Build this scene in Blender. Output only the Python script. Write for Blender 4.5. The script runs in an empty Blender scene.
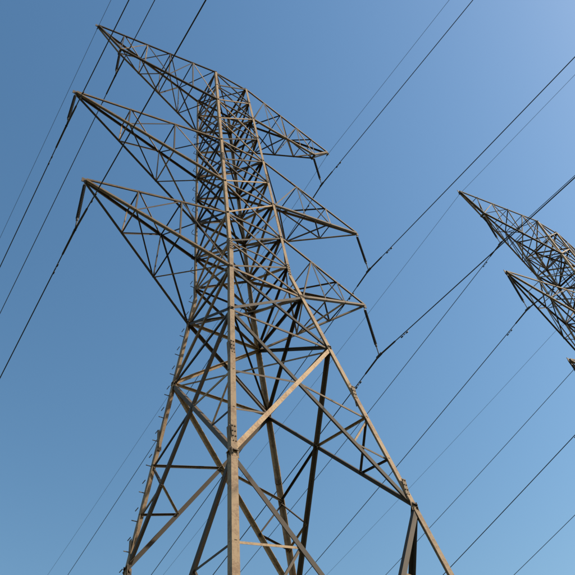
import bpy, math, random
from mathutils import Vector, Matrix
random.seed(7)
sc=bpy.context.scene
CAMZ=1.6
# ---------------- materials ----------------
def nt(name):
    m=bpy.data.materials.new(name);m.use_nodes=True
    return m,m.node_tree.nodes,m.node_tree.links,m.node_tree.nodes["Principled BSDF"]
def steel_mat(name,c1,c2,rust,metal=0.05):
    m,N,L,B=nt(name)
    tc=N.new('ShaderNodeTexCoord')
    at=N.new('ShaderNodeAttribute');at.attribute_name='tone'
    n1=N.new('ShaderNodeTexNoise');n1.inputs['Scale'].default_value=1.7;n1.inputs['Detail'].default_value=8;n1.inputs['Roughness'].default_value=.7
    n2=N.new('ShaderNodeTexNoise');n2.inputs['Scale'].default_value=14;n2.inputs['Detail'].default_value=6;n2.inputs['Roughness'].default_value=.75
    L.new(tc.outputs['Object'],n1.inputs['Vector']);L.new(tc.outputs['Object'],n2.inputs['Vector'])
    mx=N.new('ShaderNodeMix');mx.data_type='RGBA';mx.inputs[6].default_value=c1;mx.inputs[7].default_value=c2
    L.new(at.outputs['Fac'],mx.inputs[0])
    ad=N.new('ShaderNodeMath');ad.operation='ADD';L.new(n1.outputs['Fac'],ad.inputs[0]);L.new(n2.outputs['Fac'],ad.inputs[1])
    rp=N.new('ShaderNodeValToRGB');rp.color_ramp.elements[0].position=.48;rp.color_ramp.elements[1].position=.58
    hf=N.new('ShaderNodeMath');hf.operation='MULTIPLY';hf.inputs[1].default_value=.5;L.new(ad.outputs[0],hf.inputs[0]);L.new(hf.outputs[0],rp.inputs[0])
    hf2=N.new('ShaderNodeMath');hf2.operation='MULTIPLY';hf2.inputs[1].default_value=.7;L.new(rp.outputs[0],hf2.inputs[0])
    mr=N.new('ShaderNodeMix');mr.data_type='RGBA'
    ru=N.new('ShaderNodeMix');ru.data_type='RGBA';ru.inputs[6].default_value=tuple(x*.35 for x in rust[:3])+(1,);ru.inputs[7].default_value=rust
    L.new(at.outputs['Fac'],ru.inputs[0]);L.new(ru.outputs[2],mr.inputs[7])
    L.new(hf2.outputs[0],mr.inputs[0]);L.new(mx.outputs[2],mr.inputs[6])
    L.new(mr.outputs[2],B.inputs['Base Color'])
    B.inputs['Metallic'].default_value=metal;B.inputs['Roughness'].default_value=.75
    return m
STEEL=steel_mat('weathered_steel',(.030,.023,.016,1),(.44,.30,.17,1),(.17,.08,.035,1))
def plain(name,c,rough=.5,metal=0.,nz=.2,scale=8):
    m,N,L,B=nt(name)
    n=N.new('ShaderNodeTexNoise');n.inputs['Scale'].default_value=scale;n.inputs['Detail'].default_value=5
    mx=N.new('ShaderNodeMix');mx.data_type='RGBA'
    mx.inputs[6].default_value=tuple(x*(1-nz) for x in c)+(1,);mx.inputs[7].default_value=tuple(min(1,x*(1+nz)) for x in c)+(1,)
    L.new(n.outputs['Fac'],mx.inputs[0]);L.new(mx.outputs[2],B.inputs['Base Color'])
    B.inputs['Roughness'].default_value=rough;B.inputs['Metallic'].default_value=metal
    return m
INSUL=plain('insulator_rubber',(.018,.017,.017),.75)
HARD=plain('clamp_steel',(.04,.037,.034),.6,.3)
WIREM=plain('aged_aluminium_wire',(.025,.025,.027),.7,.1)
CONC=plain('concrete',(.34,.32,.29),.9,0,.25,6)
# ---------------- mesh helpers ----------------
class MB:
    def __init__(s): s.v=[];s.f=[];s.t=[]
    def beam(s,p,q,size,t,a1,a2,tone=None,off=(0,0)):
        p=Vector(p);q=Vector(q);d=(q-p)
        if d.length<1e-4:return
        d.normalize()
        a1=Vector(a1);a1=(a1-d*a1.dot(d)).normalized()
        a2=Vector(a2);a2=(a2-d*a2.dot(d));a2=(a2-a1*a2.dot(a1)).normalized()
        if tone is None: tone=random.random()**2.6
        prof=[(0,0),(size,0),(size,t),(t,t),(t,size),(0,size)]
        b=len(s.v)
        for c in(p,q):
            for x,y in prof: s.v.append(c+a1*(x+off[0])+a2*(y+off[1]))
        flip=a1.cross(a2).dot(d)<0
        fs=[[b+i,b+(i+1)%6,b+6+(i+1)%6,b+6+i] for i in range(6)]
        fs+=[[b+0,b+3,b+2,b+1],[b+0,b+5,b+4,b+3],[b+6,b+7,b+8,b+9],[b+6,b+9,b+10,b+11]]
        if flip: fs=[f[::-1] for f in fs]
        s.f+=fs;s.t+=[tone]*len(fs)
    def box(s,c,ax,ay,az,tone=.5):
        c=Vector(c);b=len(s.v)
        for k in(-1,1):
            for j in(-1,1):
                for i in(-1,1): s.v.append(c+ax*i+ay*j+az*k)
        fs=[(0,2,3,1),(4,5,7,6),(0,1,5,4),(2,6,7,3),(0,4,6,2),(1,3,7,5)]
        s.f+=[[b+i for i in f] for f in fs];s.t+=[tone]*6
    def lathe(s,p,d,prof,n=10,tone=.5):
        p=Vector(p);d=Vector(d).normalized();u=d.orthogonal().normalized();w=d.cross(u);b=len(s.v)
        for h,r in prof:
            for i in range(n):
                a=2*math.pi*i/n;s.v.append(p+d*h+(u*math.cos(a)+w*math.sin(a))*r)
        for j in range(len(prof)-1):
            for i in range(n):
                s.f.append([b+j*n+i,b+j*n+(i+1)%n,b+(j+1)*n+(i+1)%n,b+(j+1)*n+i]);s.t.append(tone)
        s.f.append([b+i for i in range(n)][::-1]);s.t.append(tone)
        e=b+(len(prof)-1)*n;s.f.append([e+i for i in range(n)]);s.t.append(tone)
    def mesh(s,name,mat):
        me=bpy.data.meshes.new(name);me.from_pydata([tuple(v) for v in s.v],[],s.f)
        a=me.attributes.new('tone','FLOAT','FACE');a.data.foreach_set('value',s.t)
        me.materials.append(mat);me.update();return me
# ---------------- tower dimensions (z above ground) ----------------
G=CAMZ
ZT=35.87+G;WT=1.008;ZW=19.13+G;WW=1.296;K=.1366
def w(z): return WW+(WT-WW)*(z-ZW)/(ZT-ZW) if z>ZW else WW+K*(ZW-z)
S1,S2,S3,SA=7.21,7.333,6.216,5.897
Z1,Z2,Z3=36+G,27.65+G,21.49+G
ZA=34.3+G
B1,B2,B3=32.1+G,23.9+G,17.8+G
LI=3.083
legs=MB();brace=MB();arms=MB();gus=MB()
def C(sx,sy,z): return Vector((sx*w(z),sy*w(z),z))
corners=[(-1,-1),(1,-1),(1,1),(-1,1)]
for sx,sy in corners:
    for z0,z1,sz in((-.6,9.1+G,.165),(9.1+G,ZW,.15),(ZW,ZT,.12)):
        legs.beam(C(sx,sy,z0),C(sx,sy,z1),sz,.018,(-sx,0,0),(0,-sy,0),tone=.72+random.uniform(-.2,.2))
    for z in(4.2+G,9.6+G,13.+G,19.4+G,26+G):
        c=C(sx,sy,z)
        gus.box(c+Vector((-sx*.078,sy*.008,0)),Vector((.062,0,0)),Vector((0,.008,0)),Vector((0,0,.32)),.4)
        gus.box(c+Vector((sx*.008,-sy*.078,0)),Vector((.008,0,0)),Vector((0,.062,0)),Vector((0,0,.32)),.4)
        for k in range(5):
            for hx in(.045,.11):
                gus.box(c+Vector((-sx*hx,sy*.024,-.28+k*.14)),Vector((.013,0,0)),Vector((0,.01,0)),Vector((0,0,.013)),.2)
faces=[(corners[i],corners[(i+1)%4]) for i in range(4)]
def fbeam(MBo,p,q,n,size,t,inset=.02,tone=None):
    p=Vector(p);q=Vector(q);n=Vector(n);d=(q-p).normalized();a1=d.cross(n)
    if a1.z>0:a1=-a1
    o=-n*(inset+random.uniform(0,.003))-a1.normalized()*(size*.5)
    MBo.beam(p+o,q+o,size,t,a1,-n,tone)
def gusset(c,n,along,sz):
    n=Vector(n);u=Vector((0,0,1)).cross(n).normalized()
    gus.box(Vector(c)+u*along*sz*.8-n*.012,u*sz,n*.006,Vector((0,0,1))*sz*1.1,.4)
    for k in(-.5,.5):
        for j in(-.5,0,.5):
            gus.box(Vector(c)+u*along*sz*.8+u*k*sz+Vector((0,0,j*sz))+n*.005,u*.014,n*.012,Vector((0,0,.014)),.2)
levels=[9.1,15.1,17.8,19.6,21.49,23.9,25.75,27.65,29.9,32.1,34.0,35.87]
levels=[l+G for l in levels]
for fi,(ca,cb) in enumerate(faces):
    n=Vector(((ca[0]+cb[0])/2,(ca[1]+cb[1])/2,0))
    def xpanel(z0,z1,sz,t,horiz=False,hs=.07,tones=(None,None)):
        a0,b0,a1,b1=C(*ca,z0),C(*cb,z0),C(*ca,z1),C(*cb,z1)
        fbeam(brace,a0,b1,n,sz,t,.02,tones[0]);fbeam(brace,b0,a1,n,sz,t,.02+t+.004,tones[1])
        if horiz: fbeam(brace,a1,b1,n,hs,.008,.045)
        if sz>.08:
            gusset(a1,n,1,.11 if z1<16 else .08);gusset(b1,n,-1,.11 if z1<16 else .08)
        w0,w1=w(z0),w(z1);tt=w0/(w0+w1);X=a0.lerp(b1,tt)
        return a0,b0,a1,b1,X
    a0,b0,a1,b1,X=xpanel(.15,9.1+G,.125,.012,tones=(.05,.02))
    for (l0,l1) in((a0,a1),(b0,b1)):
        m=l0.lerp(l1,.55);fbeam(brace,m,X,n,.068,.007,.06)
        q=l1.lerp(X,.5);fbeam(brace,l0.lerp(l1,.78),q,n,.052,.006,.06)
        fbeam(brace,m,q,n,.052,.006,.07)
        q=l0.lerp(X,.5);fbeam(brace,l0.lerp(l1,.28),q,n,.052,.006,.06);fbeam(brace,m,q,n,.052,.006,.07)
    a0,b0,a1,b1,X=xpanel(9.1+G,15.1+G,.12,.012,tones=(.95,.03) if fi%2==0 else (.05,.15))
    for (l0,l1) in((a0,a1),(b0,b1)):
        m=l0.lerp(l1,.5);fbeam(brace,m,X,n,.062,.007,.06)
        fbeam(brace,l0.lerp(l1,.25),l0.lerp(X,.5),n,.052,.006,.06)
        fbeam(brace,l0.lerp(l1,.5),l0.lerp(X,.5),n,.052,.006,.07)
    xpanel(15.1+G,17.8+G,.10,.01,horiz=True,hs=.09)
    for i in range(2,len(levels)-1):
        z=levels[i+1]
        hz=any(abs(z-k)<.05 for k in(B1,B2,B3,Z2,Z3,ZT))
        xpanel(levels[i],z,.075,.008,horiz=True,hs=.085 if hz else .057)
    fbeam(brace,C(*ca,15.1+G),C(*cb,15.1+G),n,.075,.008,.05)
for z in(15.1+G,B3,Z3,B2,Z2,B1,ZT):
    brace.beam(C(-1,-1,z-.05),C(1,1,z-.05),.065,.007,(1,-1,0),(0,0,1))
    brace.beam(C(-1,1,z-.08),C(1,-1,z-.08),.065,.007,(1,1,0),(0,0,-1))
# ---------------- cross arms ----------------
def arm(s,zt_tip,zt_body,zb_body,tip_mid=None,nb=3):
    for sg in(-1,1):
        tip=Vector((sg*s,0,zt_tip))
        T=[[],[]];Bt=[[],[]]
        for k,sy in enumerate((-1,1)):
            a=C(sg,sy,zt_body);b=C(sg,sy,zb_body)
            tp=tip+Vector((0,sy*.08,0))
            if tip_mid:
                mid=Vector((sg*tip_mid[0],sy*.16,tip_mid[1]))
                f_m=(tip_mid[0]-abs(a.x))/(s-abs(a.x))
                T[k]=[a.lerp(tp,f_m*i/nb) for i in range(nb+1)]+[tp]
                Bt[k]=[b.lerp(mid,i/nb) for i in range(nb+1)]+[tp-Vector((0,0,.08))]
            else:
                ts=[0,.33,.64,1]
                T[k]=[a.lerp(tp,f) for f in ts]
                Bt[k]=[b.lerp(tp-Vector((0,0,.12)),f) for f in ts]
            for P,sz in((T[k],.09),(Bt[k],.095)):
                tn=.25+.22*math.sin(k*3+sg*2+zt_tip)
                for i in range(len(P)-1):
                    arms.beam(P[i],P[i+1],sz,.010,(0,-sy,0),(0,0,-1 if P is T[k] else 1),tone=tn)
        m=len(T[0])
        for i in range(m):
            for k,sy in enumerate((-1,1)):
                n=Vector((0,sy,0))
                if 0<i<m-1:fbeam(arms,T[k][i],Bt[k][i],n,.051,.006,.012)
                if i<m-2:
                    if i%2==0: fbeam(arms,Bt[k][i],T[k][i+1],n,.051,.006,.02)
                    else: fbeam(arms,T[k][i],Bt[k][i+1],n,.051,.006,.02)
            for P,nz in((T,1),(Bt,-1)):
                n=Vector((0,0,nz))
                if 0<i<m-1 : fbeam(arms,P[0][i],P[1][i],n,.051,.006,.012)
                if i<m-2:
                    x=i%2
                    fbeam(arms,P[x][i],P[1-x][i+1],n,.051,.006,.02)
        arms.box(tip+Vector((0,0,-.06)),Vector((.14,0,0)),Vector((0,.012,0)),Vector((0,0,.12)),.2)
        if tip_mid:
            arms.box(Vector((sg*tip_mid[0],0,tip_mid[1]-.02)),Vector((.05,0,0)),Vector((0,.18,0)),Vector((0,0,.05)),.2)
arm(S1,Z1,ZT,B1,(SA,ZA),nb=4)
arm(S2,Z2,Z2,B2)
arm(S3,Z3,Z3,B3)
for k in range(75):
    z=3.2+k*.42
    if z>ZT:break
    c=C(-1,1,z)
    if k%2: gus.box(c+Vector((-.08,-.06,0)),Vector((.09,0,0)),Vector((0,.009,0)),Vector((0,0,.009)),.3)
    else: gus.box(c+Vector((-.06,.08,0)),Vector((.009,0,0)),Vector((0,.09,0)),Vector((0,0,.009)),.3)
# insulators: slim composite long-rods
ins=MB();hw=MB()
MP,MM=.1754,.0943
attach=[(s*x,z) for s in(-1,1) for x,z in((SA,ZA),(S2,Z2-.1),(S3,Z3-.1))]
for x,z in attach:
    top=Vector((x,0,z));L=LI if abs(abs(x)-SA)<1e-3 else LI-.1
    hw.lathe(top,(0,0,-1),[(0,.035),(.10,.035),(.12,.02),(.28,.02)],8)
    hw.box(top-Vector((0,0,.27)),Vector((.05,0,0)),Vector((0,.02,0)),Vector((0,0,.04)),.3)
    prof=[];h=.28;n=int((L-.28-.6)/.045)
    for i in range(n):
        y=h+i*.045;r=.060 if i%2 else .052
        prof+=[(y,.038),(y+.012,.04),(y+.018,r),(y+.026,r),(y+.03,.04),(y+.043,.038)]
    ins.lathe(top,(0,0,-1),prof,12)
    e=h+n*.045
    hw.lathe(top,(0,0,-1),[(e-.02,.042),(e+.12,.042),(e+.14,.022),(L-.06,.022),(L,.045),(L+.02,.045)],8)
    c=top-Vector((0,0,L))
    hw.box(c,Vector((.03,0,0)),Vector((0,.16,0)),Vector((0,0,.045)),.3)
    for sgn,m in((1,MP),(-1,MM)):
        d=Vector((0,sgn,-m)).normalized()
        hw.lathe(c,d,[(0,.034),(.95,.032),(1.0,.02)],8)
        q=c+d*1.5
        hw.box(q-Vector((0,0,.04)),Vector((.012,0,0)),d*.02,Vector((0,0,.04)),.3)
        hw.lathe(q-Vector((0,0,.08))-d*.2,d,[(0,.026),(.10,.026),(.11,.008),(.29,.008),(.30,.026),(.40,.026)],8)
for s in(-1,1):
    hw.box((s*S1,0,Z1-.22),Vector((.02,0,0)),Vector((0,.10,0)),Vector((0,0,.05)),.3)
ft=MB()
for sx,sy in corners:
    c=C(sx,sy,0);ft.lathe((c.x,c.y,-.8),(0,0,1),[(0,.45),(1.1,.45),(1.15,.40)],20)
parts=[('legs',legs.mesh('legs',STEEL)),('bracing',brace.mesh('bracing',STEEL)),('crossarms',arms.mesh('crossarms',STEEL)),
 ('gusset_plates_and_step_bolts',gus.mesh('gussets',STEEL)),('insulators',ins.mesh('insulators',INSUL)),('clamps_and_dampers',hw.mesh('clamps',HARD)),('footings',ft.mesh('footings',CONC))]
def tower(loc):
    e=bpy.data.objects.new('transmission_tower',None);sc.collection.objects.link(e);e.location=loc
    for n,me in parts:
        o=bpy.data.objects.new(n,me);o.parent=e;sc.collection.objects.link(o)
A,Bc=9.126,12.72
FX,FY,FZ=23.23,-2.12,-.37
SP,SM=300,260
lines=[(A,Bc,0),(A+FX,Bc+FY,FZ)]
for x,y,z in lines:
    tower((x,y,z));tower((x,y+SP,z));tower((x,y-SM,z))
def wire(name,x,y,z,r,mp,mm):
    cu=bpy.data.curves.new(name,'CURVE');cu.dimensions='3D';cu.bevel_depth=r;cu.bevel_resolution=2
    pts=[]
    N=60
    for i in range(-N,N+1):
        if i<0:
            dy=-SM*(abs(i)/N)**1.5;m=mm;S=SM
        else:
            dy=SP*(abs(i)/N)**1.5;m=mp;S=SP
        a=abs(dy);pts.append((x,y+dy,z-m*a+m*a*a/S))
    sp=cu.splines.new('POLY');sp.points.add(len(pts)-1)
    for p,c in zip(sp.points,pts):p.co=(*c,1)
    cu.materials.append(WIREM)
    o=bpy.data.objects.new(name,cu);sc.collection.objects.link(o)
for x,y,z in lines:
    for s in(-1,1):
        wire('overhead_earth_wire',x+s*S1,y,Z1-.25+z,.009,MP*.75,MM*.8)
        wire('power_line',x+s*SA,y,ZA-LI+z,.018,MP,MM)
        wire('power_line',x+s*S2,y,Z2-LI+z,.018,MP,MM)
        wire('power_line',x+s*S3,y,Z3-LI+z,.018,MP,MM)
# ---------------- ground ----------------
gm,N,L,B=nt('dry_grass_ground')
tc=N.new('ShaderNodeTexCoord');n1=N.new('ShaderNodeTexNoise');n1.inputs['Scale'].default_value=.15;n1.inputs['Detail'].default_value=10
n2=N.new('ShaderNodeTexNoise');n2.inputs['Scale'].default_value=6;n2.inputs['Detail'].default_value=8
L.new(tc.outputs['Object'],n1.inputs['Vector']);L.new(tc.outputs['Object'],n2.inputs['Vector'])
r=N.new('ShaderNodeValToRGB');r.color_ramp.elements[0].color=(.035,.045,.018,1);r.color_ramp.elements[1].color=(.08,.07,.035,1)
r.color_ramp.elements[0].position=.35;r.color_ramp.elements[1].position=.65
ad=N.new('ShaderNodeMath');ad.operation='ADD';L.new(n1.outputs['Fac'],ad.inputs[0]);L.new(n2.outputs['Fac'],ad.inputs[1])
h=N.new('ShaderNodeMath');h.operation='MULTIPLY';h.inputs[1].default_value=.5;L.new(ad.outputs[0],h.inputs[0]);L.new(h.outputs[0],r.inputs[0])
L.new(r.outputs[0],B.inputs['Base Color']);B.inputs['Roughness'].default_value=.95
bp=N.new('ShaderNodeBump');bp.inputs['Distance'].default_value=.1;L.new(n2.outputs['Fac'],bp.inputs['Height']);L.new(bp.outputs[0],B.inputs['Normal'])
me=bpy.data.meshes.new('ground');R=6000
me.from_pydata([(-R,-R,0),(R,-R,0),(R,R,0),(-R,R,0)],[],[(0,1,2,3)]);me.materials.append(gm)
sc.collection.objects.link(bpy.data.objects.new('ground',me))
# ---------------- light ----------------
el=math.radians(38)
az=Vector((.74,-.67,0)).normalized()
sund=Vector((az.x*math.cos(el),az.y*math.cos(el),math.sin(el)))
ld=bpy.data.lights.new('sun','SUN');ld.energy=5;ld.angle=math.radians(.5);ld.color=(1,.86,.66)
lo=bpy.data.objects.new('sun',ld);sc.collection.objects.link(lo);lo.rotation_euler=sund.to_track_quat('Z','Y').to_euler()
W=bpy.data.worlds.new('World');sc.world=W;W.use_nodes=True
N=W.node_tree.nodes;L=W.node_tree.links;bg=N['Background']
sk=N.new('ShaderNodeTexSky');sk.sky_type='NISHITA';sk.sun_disc=False;sk.sun_elevation=el
sk.sun_rotation=math.atan2(az.x,az.y);sk.air_density=1.7;sk.dust_density=1.2;sk.ozone_density=2.6
hs=N.new('ShaderNodeHueSaturation');hs.inputs['Saturation'].default_value=1.22;hs.inputs['Hue'].default_value=.497
L.new(sk.outputs[0],hs.inputs['Color']);L.new(hs.outputs[0],bg.inputs[0]);bg.inputs[1].default_value=.147
# ---------------- camera ----------------
M=[[0.8294,0.3621,0.4254],[-0.5460,0.6864,0.4804],[-0.1180,-0.6307,0.7670]]
cr=Vector((M[0][0],M[1][0],M[2][0])).normalized();cf=Vector((M[0][2],M[1][2],M[2][2])).normalized()
cf=(cf-cr*cf.dot(cr)).normalized();up=cr.cross(cf)
if up.dot(Vector((-M[0][1],-M[1][1],-M[2][1])))<0: up=-up
mat=Matrix((( cr.x,up.x,-cf.x,0),(cr.y,up.y,-cf.y,0),(cr.z,up.z,-cf.z,CAMZ),(0,0,0,1)))
cd=bpy.data.cameras.new('camera');co=bpy.data.objects.new('camera',cd);sc.collection.objects.link(co);co.matrix_world=mat
cd.sensor_width=36;cd.lens=680.4/575*36;cd.clip_end=20000;sc.camera=co
sc.view_settings.view_transform='Standard';sc.view_settings.look='None'
